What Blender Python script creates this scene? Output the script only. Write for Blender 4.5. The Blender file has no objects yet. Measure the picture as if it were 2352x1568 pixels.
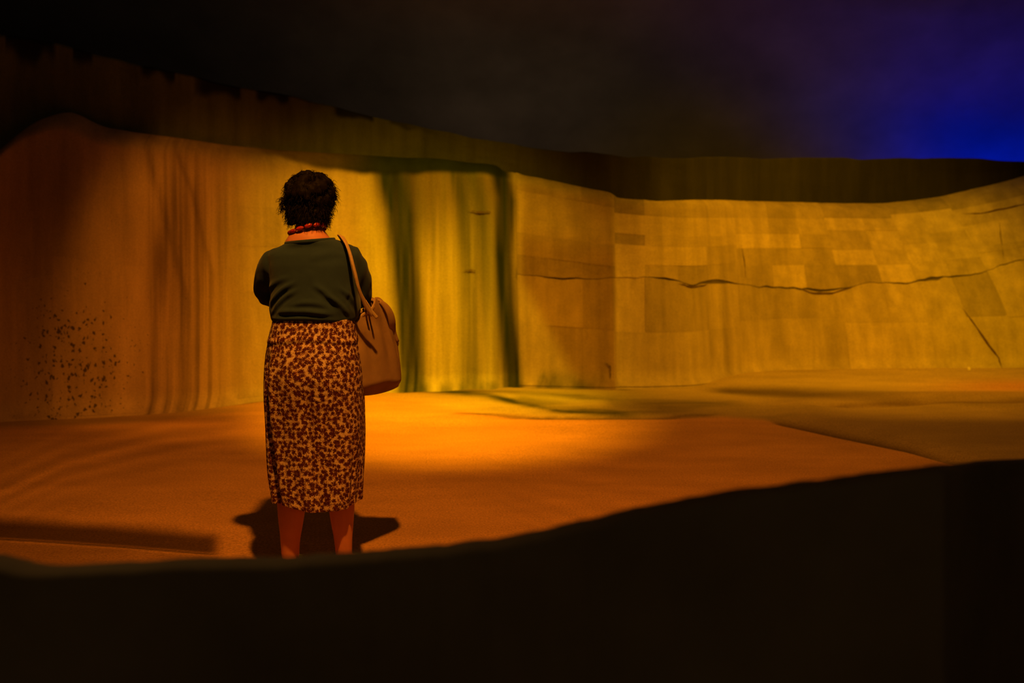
import bpy, bmesh, math, random
import numpy as np
from mathutils import Vector, Matrix

random.seed(7)
RNG = np.random.default_rng(11)
C = bpy.context.scene.collection
SC = bpy.context.scene

# ------------------------------------------------------------------ camera
F = 2287.0            # 35 mm lens on a 36 mm sensor, in pixels of a 2352 wide frame
HZ, CH = 560.0, 1.4   # horizon row and eye height
cam_d = bpy.data.cameras.new('camera')
cam = bpy.data.objects.new('camera', cam_d); C.objects.link(cam)
cam.location = (0, 0, CH); cam.rotation_euler = (math.pi/2, 0, 0)
cam_d.sensor_width = 36; cam_d.lens = 36*F/2352
cam_d.shift_y = -(784-HZ)/2352
cam_d.clip_start = 0.05
cam_d.dof.use_dof = True; cam_d.dof.focus_distance = 4.15; cam_d.dof.aperture_fstop = 2.2
SC.camera = cam

# ------------------------------------------------------------------ world, lamps, exposure
w = bpy.data.worlds.new('world'); SC.world = w; w.use_nodes = True
bg = w.node_tree.nodes['Background']
bg.inputs[0].default_value = (1.0, 0.55, 0.2, 1); bg.inputs[1].default_value = 0.004
SC.view_settings.view_transform = 'Standard'; SC.view_settings.look = 'None'
SC.view_settings.exposure = 0.0; SC.view_settings.gamma = 1.0
SC.view_settings.use_curve_mapping = False

def spot(name, loc, aim, power, col, size, blend, radius):
    d = bpy.data.lights.new(name, 'SPOT'); d.energy = power; d.color = col
    d.spot_size = math.radians(size); d.spot_blend = blend; d.shadow_soft_size = radius
    o = bpy.data.objects.new(name, d); C.objects.link(o); o.location = loc
    o.rotation_euler = (Vector(aim)-Vector(loc)).to_track_quat('-Z', 'Y').to_euler()
    return o
spot('orange_lamp', (-0.2, 2.0, 4.8), (-0.35, 5.7, 0.0), 850, (1.0, 0.35, 0.025), 76, 1.0, 0.07)
spot('pool_lamp', (-0.3, 5.0, 5.0), (-0.45, 7.75, 0.0), 2500, (1.0, 0.45, 0.005), 36, 1.0, 0.12)
spot('yellow_lamp', (0.4, 5.6, 5.2), (-0.95, 9.6, 0.5), 1700, (1.0, 0.53, 0.003), 44, 1.0, 0.15)
spot('ochre_lamp', (4.2, 6.2, 5.2), (3.4, 11.0, 0.5), 1850, (1.0, 0.45, 0.004), 64, 0.9, 0.15)
spot('blue_lamp', (6.3, 13.6, 0.45), (6.4, 12.2, 4.4), 620, (0.0, 0.03, 1.0), 120, 1.0, 0.3)
spot('left_wall_lamp', (-1.2, 4.8, 4.9), (-1.95, 8.9, 0.6), 420, (1.0, 0.37, 0.015), 42, 0.55, 0.12)
spot('edge_fill', (-1.5, 3.0, 4.5), (-1.0, 1.42, 1.0), 45, (1.0, 0.52, 0.16), 36, 1.0, 0.1)  # unseen spot added only to lift the parapet rim
spot('floor_fill_right', (3.6, 7.4, 4.9), (3.3, 7.7, 0.0), 190, (1.0, 0.42, 0.02), 72, 1.0, 0.15)  # unseen fill added to brighten the floor on the right
def fill_point(name, loc, power, col, radius):
    d = bpy.data.lights.new(name, 'POINT'); d.energy = power; d.color = col; d.shadow_soft_size = radius
    o = bpy.data.objects.new(name, d); C.objects.link(o); o.location = loc
fill_point('dim_fill_behind', (1.0, -4.0, 3.6), 22, (1.0, 0.60, 0.22), 0.5)  # unseen fill added behind the camera for the parapet face
fill_point('dim_fill_high', (-1.5, 6.4, 4.2), 6, (1.0, 0.62, 0.32), 0.4)  # weak unseen fill added for the vault and the dark band
spot('vault_fill', (0.2, 11.3, 0.7), (-0.2, 10.6, 6.0), 54, (1.0, 0.58, 0.20), 165, 1.0, 0.4)  # fill added out of sight behind the band to brighten the vault

# ------------------------------------------------------------------ helpers
def sm(a, b, x):
    t = np.clip((np.asarray(x, float)-a)/(b-a), 0, 1); return t*t*(3-2*t)
def gs(x, c, s): return np.exp(-((np.asarray(x, float)-c)/s)**2)
def _h(i, j, k): 
    n = np.sin(i*127.1+j*311.7+k*74.7)*43758.5453
    return n-np.floor(n)
def vn(x, y, k=0):
    x = np.asarray(x, float); y = np.asarray(y, float)
    i = np.floor(x); j = np.floor(y); a = x-i; b = y-j
    a = a*a*(3-2*a); b = b*b*(3-2*b)
    return (_h(i, j, k)*(1-a)+_h(i+1, j, k)*a)*(1-b)+(_h(i, j+1, k)*(1-a)+_h(i+1, j+1, k)*a)*b
def fbm(x, y, k=0, o=4):
    s = 0; a = .5
    for q in range(o):
        s = s+a*vn(x*2**q, y*2**q, k+q); a *= .5
    return s
def pl(x, pts):
    p = np.array(pts, float); return np.interp(x, p[:, 0], p[:, 1])
def at(px, py, Y): return Vector(((px-1176)/F*Y, Y, CH-(py-HZ)/F*Y))

def grid_mesh(name, V, nu, nv, col=None, wrap=False, smooth=True, extra=None):
    V = np.asarray(V, float).reshape(-1, 3)
    i, j = np.meshgrid(np.arange(nu if wrap else nu-1), np.arange(nv-1), indexing='ij')
    a = (i*nv+j).ravel(); b = (((i+1) % nu)*nv+j).ravel()
    Q = np.stack([a, b, b+1, a+1], 1)
    me = bpy.data.meshes.new(name)
    faces = Q if extra is None else list(map(tuple, Q.tolist()))+extra
    me.from_pydata(V.tolist(), [], [tuple(f) for f in (Q.tolist() if extra is None else faces)])
    if col is not None:
        at_ = me.color_attributes.new('Col', 'FLOAT_COLOR', 'POINT')
        at_.data.foreach_set('color', np.asarray(col, np.float32).reshape(-1))
    if smooth: me.polygons.foreach_set('use_smooth', [True]*len(me.polygons))
    return me
def link(name, me, mat=None, parent=None):
    o = bpy.data.objects.new(name, me); C.objects.link(o)
    if mat is not None: me.materials.clear(); me.materials.append(mat)
    if parent is not None: o.parent = parent
    return o
def tag(o, label, cat, group=None):
    o['label'] = label; o['category'] = cat
    if group: o['group'] = group
    return o
def structure(o): o['kind'] = 'structure'; return o

class NT:
    def __init__(s, name, rough=.85, spec=.2):
        s.m = bpy.data.materials.new(name); s.m.use_nodes = True
        s.t = s.m.node_tree; s.n = s.t.nodes; s.b = s.n['Principled BSDF']
        s.b.inputs['Roughness'].default_value = rough
        s.b.inputs['Specular IOR Level'].default_value = spec
    def add(s, typ, **kw):
        n = s.n.new(typ)
        for k, v in kw.items():
            if k.startswith('i_'): n.inputs[k[2:]].default_value = v
            else: setattr(n, k, v)
        return n
    def l(s, a, b): s.t.links.new(a, b)
    def coord(s, sc=(1, 1, 1), kind='Object'):
        c = s.add('ShaderNodeTexCoord'); m = s.add('ShaderNodeMapping'); m.inputs['Scale'].default_value = sc
        s.l(c.outputs[kind], m.inputs[0]); return m.outputs[0]
    def noise(s, scale, detail=4, vec=None, rough=.6):
        n = s.add('ShaderNodeTexNoise'); n.inputs['Scale'].default_value = scale
        n.inputs['Detail'].default_value = detail; n.inputs['Roughness'].default_value = rough
        if vec is not None: s.l(vec, n.inputs['Vector'])
        return n.outputs['Fac']
    def rng(s, v, a, b, c=0., d=1.):
        n = s.add('ShaderNodeMapRange'); s.l(v, n.inputs[0])
        for k, x in zip((1, 2, 3, 4), (a, b, c, d)): n.inputs[k].default_value = x
        return n.outputs[0]
    def math(s, op, a, b):
        n = s.add('ShaderNodeMath', operation=op)
        for k, v in enumerate((a, b)):
            if isinstance(v, (int, float)): n.inputs[k].default_value = v
            else: s.l(v, n.inputs[k])
        return n.outputs[0]
    def mix(s, fac, a, b, mode='MIX'):
        n = s.add('ShaderNodeMix', data_type='RGBA', blend_type=mode)
        for k, v in ((0, fac), (6, a), (7, b)):
            if isinstance(v, (int, float)): n.inputs[k].default_value = v
            elif isinstance(v, tuple): n.inputs[k].default_value = (*v, 1) if len(v) == 3 else v
            else: s.l(v, n.inputs[k])
        return n.outputs[2]
    def base(s, v):
        if isinstance(v, tuple): s.b.inputs['Base Color'].default_value = (*v, 1)
        else: s.l(v, s.b.inputs['Base Color'])
    def bump(s, v, strength=.3, dist=.01):
        n = s.add('ShaderNodeBump'); n.inputs['Strength'].default_value = strength; n.inputs['Distance'].default_value = dist
        s.l(v, n.inputs['Height']); s.l(n.outputs[0], s.b.inputs['Normal'])
    def gray(s, v):
        n = s.add('ShaderNodeCombineColor')
        for k in range(3): s.l(v, n.inputs[k])
        return n.outputs[0]

# ------------------------------------------------------------------ materials
def m_concrete(name, speck=True, streak=(7, 7, .45), sa=(.78, 1.15), gr=(.84, 1.14)):
    m = NT(name, .9, .12)
    a = m.add('ShaderNodeVertexColor', layer_name='Col')
    s1 = m.noise(1.0, 5, m.coord(streak)); s2 = m.noise(2.6, 6); s3 = m.noise(90, 3, m.coord())
    f = m.math('MULTIPLY', m.rng(s1, .3, .7, *sa), m.math('MULTIPLY', m.rng(s2, .3, .7, .88, 1.1), m.rng(s3, .3, .7, *gr)))
    c = m.mix(1.0, a.outputs['Color'], m.gray(f), 'MULTIPLY')
    if speck:
        v = m.add('ShaderNodeTexVoronoi', feature='F1'); v.inputs['Scale'].default_value = 36
        vec = m.coord((1, 1, .75)); nz = m.add('ShaderNodeTexNoise'); nz.inputs['Scale'].default_value = 40
        m.l(vec, nz.inputs['Vector']); va = m.add('ShaderNodeVectorMath', operation='SCALE'); va.inputs['Scale'].default_value = .05
        m.l(nz.outputs['Color'], va.inputs[0]); vb = m.add('ShaderNodeVectorMath', operation='ADD')
        m.l(vec, vb.inputs[0]); m.l(va.outputs[0], vb.inputs[1]); m.l(vb.outputs[0], v.inputs['Vector'])
        sp = m.add('ShaderNodeSeparateColor'); m.l(v.outputs['Color'], sp.inputs[0])
        size = m.math('MULTIPLY', m.rng(sp.outputs[0], .2, 1., 0., .56), m.rng(a.outputs['Alpha'], 0.04, .85, 0., 1.))
        k = m.math('SUBTRACT', size, v.outputs['Distance'])
        c = m.mix(m.rng(k, 0., .06, 0., .85), c, (.035, .018, .01))
    m.base(c)
    m.bump(m.math('ADD', m.math('MULTIPLY', m.noise(24, 5, m.coord()), .6), m.math('MULTIPLY', s3, .25)), .35, .012)
    return m.m
M_WALL = m_concrete('stained_concrete')
M_FLOOR = m_concrete('red_concrete', False, (1.6, 4, 1), (.86, 1.1), (.68, 1.3))
M_FASCIA = m_concrete('dark_concrete', False, (6, 6, .7), (.70, 1.25))
def plain(name, col, rough=.85, var=.15, scale=14, spec=.2, bump=.2):
    m = NT(name, rough, spec); n = m.noise(scale, 4, m.coord())
    m.base(m.mix(1.0, col, m.gray(m.rng(n, .3, .7, 1-var, 1+var)), 'MULTIPLY'))
    if bump: m.bump(m.noise(scale*6, 3, m.coord()), bump, .004)
    return m.m
M_VAULT = plain('vault_plaster', (.085, .085, .125), .95, .25, 1.1)
M_PARAPET = plain('parapet_concrete', (.30, .25, .16), .9, .2, 3.0)
M_SKIN = plain('skin', (.62, .23, .14), .55, .06, 20, .35, .05)
M_HAIR = plain('hair', (.005, .0022, .0018), .7, .3, 30, .12, .2)
M_BEAD = plain('red_bead', (.50, .03, .02), .35, .15, 40, .5, 0)
M_BAG = plain('tan_canvas', (.36, .22, .12), .9, .14, 9, .1, .3)
M_STRAP = plain('canvas_strap', (.50, .33, .17), .85, .1, 30, .1, .2)
M_SHOE = plain('shoe_leather', (.03, .02, .016), .5, .15, 20, .4, .1)
M_DIRT = plain('dark_dirt', (.10, .058, .022), .95, .2, 20)
M_EYE = plain('eye_white', (.30, .27, .23), .4, .03, 10, .5, 0)
M_PEBBLE = plain('pale_pebble', (.7, .6, .35), .8, .15, 30)
def m_sweater():
    m = NT('teal_knit', .9, .12)
    n = m.noise(6, 4, m.coord()); wv = m.add('ShaderNodeTexWave'); wv.inputs['Scale'].default_value = 130; wv.inputs['Distortion'].default_value = .6
    m.l(m.coord(), wv.inputs['Vector'])
    m.base(m.mix(1.0, (.027, .048, .09), m.gray(m.rng(n, .3, .7, .85, 1.15)), 'MULTIPLY'))
    m.b.inputs['Sheen Weight'].default_value = .12
    m.bump(wv.outputs['Fac'], .06, .002); return m.m
M_SWEATER = m_sweater()
def m_skirt():
    m = NT('floral_print', .85, .15)
    uv = m.coord((1, 1, 1), 'UV')
    nz = m.add('ShaderNodeTexNoise'); nz.inputs['Scale'].default_value = 190; nz.inputs['Detail'].default_value = 2
    m.l(uv, nz.inputs['Vector'])
    sc = m.add('ShaderNodeVectorMath', operation='SCALE'); sc.inputs['Scale'].default_value = .022; m.l(nz.outputs['Color'], sc.inputs[0])
    ad = m.add('ShaderNodeVectorMath', operation='ADD'); m.l(uv, ad.inputs[0]); m.l(sc.outputs[0], ad.inputs[1])
    v = m.add('ShaderNodeTexVoronoi', feature='F1', voronoi_dimensions='2D'); v.inputs['Scale'].default_value = 52; v.inputs['Randomness'].default_value = .8
    m.l(ad.outputs[0], v.inputs['Vector'])
    v2 = m.add('ShaderNodeTexVoronoi', feature='F1', voronoi_dimensions='2D'); v2.inputs['Scale'].default_value = 120
    m.l(ad.outputs[0], v2.inputs['Vector'])
    fl = m.rng(m.math('ADD', v.outputs['Distance'], m.rng(m.noise(230, 3, uv), .3, .7, -.20, .20)), .50, .40, 0., 1.)
    lf = m.math('MULTIPLY', m.rng(v2.outputs['Distance'], .46, .36, 0., 1.), m.rng(m.noise(50, 2, uv), .42, .56, 0., 1.))
    heart = m.rng(v.outputs['Distance'], .16, .08, 0., .6)
    c = m.mix(lf, (.74, .52, .36), (.24, .06, .04))
    c = m.mix(fl, c, (.09, .015, .016)); c = m.mix(heart, c, (.025, .005, .005))
    m.base(c); m.bump(m.noise(160, 2, uv), .1, .002); return m.m
M_SKIRT = m_skirt()

# ------------------------------------------------------------------ back wall: a curved sheet through surveyed stations
# station, base row, top column, top row, lean back of the top (m)
ST = np.array([
 (-700, 1030, -640, 560, .1), (-350, 1000, -300, 480, .1), (-150, 982, -120, 420, .1), (0, 967, 0, 318, .12), (45, 962, 55, 274, .14),
 (120, 959, 130, 250, .15), (165, 957, 165, 256, .15), (215, 955, 215, 286, .15), (300, 950, 300, 300, .15), (400, 945, 400, 312, .15),
 (500, 932, 500, 328, .14), (620, 916, 620, 340, .12), (750, 906, 750, 348, .12), (860, 899, 850, 354, .10), (1000, 889, 1000, 364, .08),
 (1150, 887, 1145, 378, .08), (1190, 887, 1182, 390, .08), (1300, 890, 1295, 412, .08), (1420, 892, 1415, 436, .08), (1500, 892, 1498, 444, .1),
 (1600, 887, 1590, 450, .14), (1700, 866, 1682, 452, .25), (1800, 858, 1768, 455, .4), (1950, 856, 1880, 459, .62), (2050, 855, 1955, 461, .78),
 (2150, 854, 2030, 462, .9), (2250, 853, 2095, 456, .95), (2352, 852, 2165, 446, .95), (2500, 850, 2275, 420, .9), (2700, 848, 2420, 380, .9), (3000, 845, 2660, 340, .9), (3400, 842, 3000, 330, .9)], float)
def smooth_interp(u, xs, ys):
    # average of the piecewise line over a window, so the wall flows
    s = 0
    for d in (-24, -12, 0, 12, 24): s = s+np.interp(u+d, xs, ys)
    return s/5
def wall(u, v, off=0.0):
    u = np.asarray(u, float); v = np.asarray(v, float)
    yb = smooth_interp(u, ST[:, 0], ST[:, 1]); xt = smooth_interp(u, ST[:, 0], ST[:, 2])
    yt = smooth_interp(u, ST[:, 0], ST[:, 3]); le = smooth_interp(u, ST[:, 0], ST[:, 4])
    Yb = CH*F/(yb-HZ); Xb = (u-1176)/F*Yb
    Yt = Yb+le; Xt = (xt-1176)/F*Yt; Zt = CH-(yt-HZ)/F*Yt
    h = np.where(le > .2, v**1.5, v)
    X = Xb+(Xt-Xb)*h; Z = Zt*v; Y = Yb+le*h
    Y = Y-.10*np.clip(1-v/.07, 0, 1)**2 + .16*np.clip((v-.93)/.07, 0, 1)**2
    # flutes of the draped bay, bellies and waves
    bay = sm(870, 940, u)*(1-sm(1150, 1215, u))
    Y = Y-.13*bay+.12*gs(u, 928, 28)*sm(.0, .1, v)+.07*gs(u, 1085, 28)+.12*gs(u, 1163, 22)-.05*gs(u, 1010, 34)
    Y = Y-.10*gs(u, 230, 110)*gs(v, .55, .4)+.05*gs(u, 400, 45)*gs(v, .5, .4)
    Y = Y+.06*sm(1405, 1425, u)*(1-sm(1500, 1640, u))
    Y = Y+.035*(fbm(X*1.1, Z*1.1, 3)-.5)
    return np.stack([X, Y-off, Z], -1)
_U, _V = np.meshgrid(np.arange(-200, 3200, 6.), np.linspace(0, 1, 121), indexing='ij')
_W = wall(_U, _V); _PX = 1176+F*_W[..., 0]/_W[..., 1]; _PY = HZ+F*(CH-_W[..., 2])/_W[..., 1]
def inv(px, py):
    k = np.argmin((_PX-px)**2+(_PY-py)**2); return _U.flat[k], _V.flat[k]
CR = np.array([inv(*p) for p in [(1190, 630), (1300, 641), (1400, 640), (1500, 637), (1545, 640), (1590, 655), (1640, 643), (1690, 652), (1740, 657), (1800, 660),
     (1880, 668), (1945, 662), (1990, 650), (2070, 652), (2130, 640), (2250, 630), (2300, 606), (2351, 596)]])
CR = np.vstack([CR, [CR[-1, 0]+400, CR[-1, 1]+.03]])
def crack(u):
    return np.interp(u, CR[:, 0], CR[:, 1])+.010*(vn(np.asarray(u)/17., 0*np.asarray(u), 5)-.5)
def ptrack(v, pts):   # centre line of a run of stain by height
    p = np.array(sorted(pts)); return np.interp(v, p[:, 0], p[:, 1])
def wall_col(u, v, tint=1.0):
    u = np.asarray(u, float); v = np.asarray(v, float)
    sh = u.shape
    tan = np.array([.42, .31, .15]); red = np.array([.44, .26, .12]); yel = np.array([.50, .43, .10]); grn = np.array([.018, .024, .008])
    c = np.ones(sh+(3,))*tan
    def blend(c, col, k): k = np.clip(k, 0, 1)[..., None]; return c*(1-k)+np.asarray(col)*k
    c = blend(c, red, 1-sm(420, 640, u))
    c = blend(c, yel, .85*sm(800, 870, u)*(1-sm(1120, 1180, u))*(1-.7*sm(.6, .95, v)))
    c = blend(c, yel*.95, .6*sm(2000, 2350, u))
    st = .55+.9*(fbm(u/9., v*2.2, 9)-.28)
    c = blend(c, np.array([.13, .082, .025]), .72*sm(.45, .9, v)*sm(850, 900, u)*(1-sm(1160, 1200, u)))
    # dark wet runs
    c1 = ptrack(v, [(0, 946), (.3, 940), (.55, 930), (.75, 922), (.9, 900), (1, 885)])
    c = blend(c, grn, (1-sm(14, 50, np.abs(u-c1-4)))*(.93+.25*(vn(u/7., v*4, 2)-.4)))
    c = blend(c, grn, .60*gs(u, c1+42, 34)*sm(.35, .9, v))
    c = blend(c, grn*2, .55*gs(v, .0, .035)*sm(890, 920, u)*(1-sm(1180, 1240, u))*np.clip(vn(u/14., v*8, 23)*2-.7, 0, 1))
    c2 = ptrack(v, [(0, 1180), (.3, 1168), (.6, 1160), (.85, 1168), (1, 1150)])
    c = blend(c, grn, (1-sm(9, 34, np.abs(u-c2)))*(.90+.3*(vn(u/6., v*4, 4)-.4)))
    c3 = ptrack(v, [(0, 1085), (.5, 1078), (.8, 1068), (1, 1040)])
    c = blend(c, grn*2.2, .62*gs(u, c3, 19)*(.6+.8*vn(u/5., v*3, 6)))
    c = blend(c, grn*2.8, .62*gs(u, c3+40, 26)*(.35+.65*sm(.1, .5, v)))
    c = blend(c, grn*3, .30*(fbm(u/8., v*1.5, 14)-.25)*2*sm(860, 900, u)*(1-sm(1180, 1230, u)))
    # soot and the band's shadow, painted together below it
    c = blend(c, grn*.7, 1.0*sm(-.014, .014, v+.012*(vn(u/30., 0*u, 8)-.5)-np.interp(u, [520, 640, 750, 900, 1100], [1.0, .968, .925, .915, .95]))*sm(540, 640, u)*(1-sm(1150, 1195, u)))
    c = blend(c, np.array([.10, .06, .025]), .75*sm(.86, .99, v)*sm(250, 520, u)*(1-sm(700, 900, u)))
    # cast shadow right of the runs with a lit wedge low down, both painted
    dk = sm(1185, 1215, u)*(1-sm(1408, 1420, u))
    wedge = sm(-22, 22, (1200+(1-v/.5)*135)-u)*(1-sm(.47, .5, v))
    c = blend(c, np.array([.22, .125, .045]), dk*.86*(1-.9*wedge)*(1-.55*sm(.62, .8, v)))
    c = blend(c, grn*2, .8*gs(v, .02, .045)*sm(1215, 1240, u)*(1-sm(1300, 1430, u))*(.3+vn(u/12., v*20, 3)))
    # left runs
    lr = sm(335, 352, u)*(1-sm(470, 560, u))
    c = blend(c, np.array([.13, .075, .03]), .9*lr*np.clip(fbm(u/7., v*1.3, 21)*2-.62, 0, 1)*(1-.5*sm(.7, 1, v)))
    c = blend(c, np.array([.11, .06, .025]), .75*gs(u, 366, 20)*gs(v, .54, .15))
    c = blend(c, np.array([.12, .07, .03]), .6*gs(u, ptrack(v, [(0, 425), (.4, 425), (1, 330)]), 10)*(.4+.8*vn(u/4., v*5, 9)))
    c = blend(c, np.array([.16, .09, .04]), .5*gs(u, ptrack(v, [(0, 490), (.5, 487), (.8, 440), (1, 390)]), 7)*sm(.25, .5, v))
    c = c*(.90+.2*fbm(u/60., v*6, 31))[..., None]*tint
    sp = (gs(u, 165, 130)*gs(v, .10, .20)*1.0+.5*gs(u, 190, 150)*gs(v, .30, .22)+.40*gs(u, 430, 90)*gs(v, .45, .5)*.6)
    return np.concatenate([c, np.clip(sp, 0, 1)[..., None]], -1)
us = np.concatenate([np.arange(-700, -20, 14.), np.arange(-20, 1500, 3.2), np.arange(1500, 3400, 8.)])
vs = np.linspace(0, 1, 150)
U, V = np.meshgrid(us, vs, indexing='ij')
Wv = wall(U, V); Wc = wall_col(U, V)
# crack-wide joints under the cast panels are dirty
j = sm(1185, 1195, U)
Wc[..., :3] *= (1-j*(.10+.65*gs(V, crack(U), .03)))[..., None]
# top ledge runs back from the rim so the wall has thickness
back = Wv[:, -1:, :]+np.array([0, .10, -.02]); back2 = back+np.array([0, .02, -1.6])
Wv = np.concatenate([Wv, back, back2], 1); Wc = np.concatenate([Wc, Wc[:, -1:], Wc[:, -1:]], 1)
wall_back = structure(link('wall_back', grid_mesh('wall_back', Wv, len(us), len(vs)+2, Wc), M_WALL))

# cast panels of the wall: each one its own slab, a little proud, edges ragged along the crack
def panel(u0, u1, f0, f1, off, tint, nu=14, nv=8):
    uu = np.linspace(u0, u1, nu)[:, None]+np.zeros((1, nv)); t = np.linspace(0, 1, nv)[None, :]
    lo = f0(uu[:, 0])[:, None]; hi = f1(uu[:, 0])[:, None]
    vv = lo+(hi-lo)*t
    top = wall(uu, vv, off); bot = wall(uu, vv, -.02)
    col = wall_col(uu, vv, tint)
    idx = np.arange(nu*nv).reshape(nu, nv)
    loop = list(idx[:, 0])+list(idx[-1, 1:])+list(idx[-2::-1, -1])+list(idx[0, -2:0:-1])
    n0 = nu*nv; B = bot.reshape(-1, 3)[loop]
    m_ = len(loop); ex = [(n0+(k+1) % m_, n0+k, n0+m_+k, n0+m_+(k+1) % m_) for k in range(m_)]
    cc = col.reshape(-1, 4); cc = np.concatenate([cc, cc[loop], cc[loop]*np.array([.9, .9, .9, 1])])
    i, jj = np.meshgrid(np.arange(nu-1), np.arange(nv-1), indexing='ij')
    a = (i*nv+jj).ravel(); q = np.stack([a, a+nv, a+nv+1, a+1], 1).tolist()
    me = bpy.data.meshes.new('panel'); me.from_pydata(np.concatenate([top.reshape(-1, 3), top.reshape(-1, 3)[loop], B]).tolist(), [], [tuple(f) for f in q]+ex)
    ca = me.color_attributes.new('Col', 'FLOAT_COLOR', 'POINT'); ca.data.foreach_set('color', cc.astype(np.float32).ravel())
    me.polygons.foreach_set('use_smooth', [k < len(q) for k in range(len(me.polygons))])
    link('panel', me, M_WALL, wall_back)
K = lambda c: (lambda u: np.full_like(np.asarray(u, float), c))
cols = [1192, 1262, 1340, 1416, 1484, 1562, 1632, 1702, 1788, 1870, 1952, 2062, 2150, 2246, 2345, 2450, 2560, 2680, 2830, 3000]
GP = [(inv(*p)[0], wd, k) for p, wd, k in (((1300, 641), 60, .4), ((1525, 637), 26, .7), ((1600, 655), 32, .5), ((1650, 643), 38, 1.), ((1780, 659), 50, .45), ((1880, 668), 55, .9), ((2000, 655), 40, .35), ((2060, 652), 40, .5), ((2150, 640), 55, 1.), ((2230, 632), 40, .6), ((2320, 600), 40, .35))]
gape = lambda u: sum(k*gs(u, c, wd) for c, wd, k in GP)
rows_up = [.632, .705, .80, .905, .985]
jit = lambda q: (random.random()-.5)*q
up = lambda u: crack(u)+.0004+.010*gape(u)*(.4+.8*vn(np.asarray(u)/23., 0*np.asarray(u), 41))
dn = lambda u: crack(u)-.0004-.014*gape(u)*np.clip(vn(np.asarray(u)/31., 0*np.asarray(u), 43)-.1, 0, 1)
main = {1192, 1416, 1702, 1952, 2150, 2345, 2560, 3000}
blocks = sorted(main)
lines = []          # bed joints: one height per block, stepping at the main upright joints
for c in [.012, .30]+rows_up:
    h = [c+(jit(.05) if .02 < c < .95 else 0) for _ in blocks]
    lines.append(lambda u, h=h: np.array(h)[np.clip(np.searchsorted(blocks, np.asarray(u, float)+.01)-1, 0, len(h)-1)])
def course(lo, hi, off, keep, nv, k=1.0):
    cs = [c for c in cols if c in main or random.random() < keep]
    for a, b in zip(cs[:-1], cs[1:]):
        mid = (a+b)/2
        f = lambda g, e: (lambda u: g(np.clip(u, a+.5, b-.5))+e)
        panel(a, b, f(lo, .0002), f(hi, -.0002), off+jit(.007), k*(1+jit(.46)), max(10, int((b-a)/6)), nv)
course(lines[0], lines[1], .014, .55, 8)
course(lines[1], dn, .014, .5, 8)
course(up, lines[2], .019, .5, 4)
for i in (2, 3, 4): course(lines[i], lines[i+1], .018, .45, 5)
course(lines[5], lambda u: lines[6](u)+.005, .017, .6, 6, .74)  # top course: shade under the band put into its tint
# single fissures: narrow tapering splits that follow the wall
def fissure(pts, wpx, off=.024):
    P = np.array([inv(*p) for p in pts]); n = 40; t = np.linspace(0, 1, n); k = np.linspace(0, 1, len(P))
    u = np.interp(t, k, P[:, 0]); v = np.interp(t, k, P[:, 1])+.004*(vn(t*9, 0*t, len(pts))-.5)
    A = wall(u, v, off); d = np.gradient(A, axis=0); d /= np.linalg.norm(d, axis=1)[:, None]
    sd = np.cross(d, [0, 1, 0]); sd /= np.linalg.norm(sd, axis=1)[:, None]
    wd = (.62*wpx/235./2*np.sin(np.pi*np.clip(t*.96+.02, 0, 1))**.6*(.5+vn(t*11, 0*t, 3)))[:, None]
    V_ = np.stack([A-sd*wd, A+sd*wd+np.array([0, .004, 0])], 1)
    me = grid_mesh('fissure', V_, n, 2); link('fissure', me, M_DIRT, wall_back)
for pts, wp in (([(2205, 705), (2238, 745), (2268, 790), (2290, 820), (2303, 850)], 7), ([(2210, 492), (2250, 488), (2300, 482), (2352, 470), (2420, 455)], 7), ([(1391, 828), (1400, 842), (1402, 868)], 5),
                ([(1078, 484), (1105, 487), (1128, 486)], 5), ([(1064, 621), (1080, 622), (1092, 620)], 4), ([(2290, 500), (2295, 540), (2305, 600)], 3), ([(1830, 660), (1865, 672), (1910, 673), (1955, 661)], 6), ([(1560, 648), (1590, 660), (1625, 652)], 5), ([(1700, 560), (1708, 600), (1712, 640)], 3)):
    fissure(pts, wp)
for (a, b, lo, hi, tt) in [(38, 120, .008, .46, .98), (121.5, 336, .008, .52, 1.04), (548, 700, .02, .42, 1.0), (702, 858, .02, .42, 1.05), (548, 700, .424, .60, 1.03), (702, 858, .424, .60, .98), (548, 700, .604, .76, .97), (702, 858, .604, .76, 1.03)]:
    panel(a, b, K(lo), K(hi), .003, tt, 30, 24)

# ------------------------------------------------------------------ the dark band above the wall
FB = [(-700, 470), (-350, 430), (-100, 420), (0, 380), (150, 350), (300, 340), (500, 345), (700, 350), (860, 354), (1000, 366), (1160, 380), (1300, 408), (1420, 434), (1480, 441), (1600, 447), (1750, 453),
      (1900, 459), (2050, 460), (2150, 440), (2250, 415), (2352, 388), (2500, 340), (3000, 300)]
FT = [(-700, -160), (-300, 0), (0, 78), (100, 92), (220, 125), (500, 188), (700, 228), (860, 268), (1000, 298), (1100, 320), (1250, 342), (1450, 360), (1600, 362), (2000, 364), (2200, 362), (2352, 372), (2500, 360), (3000, 320)]
fu = np.arange(-700, 3000, 5.)
tY = smooth_interp(np.interp(fu, ST[:, 2], ST[:, 0]), ST[:, 0], CH*F/(ST[:, 1]-HZ)+ST[:, 4])
fo = .20-.12*sm(700, 1250, fu)
FY = tY+fo
nv = 26; tt = np.linspace(0, 1, nv)
yb = np.interp(fu, *np.array(FB, float).T); yt = np.interp(fu, *np.array(FT, float).T)
for d in range(3):
    yb = np.convolve(np.pad(yb, 4, 'edge'), np.ones(9)/9, 'valid'); yt = np.convolve(np.pad(yt, 4, 'edge'), np.ones(9)/9, 'valid')
yt = yt+5*(vn(fu/45., 0*fu, 2)-.5)
Ym = FY[:, None]+.05*(1-tt[None, :])*0+.02*(fbm(fu[:, None]/40., tt[None, :]*3, 7)-.5)
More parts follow.
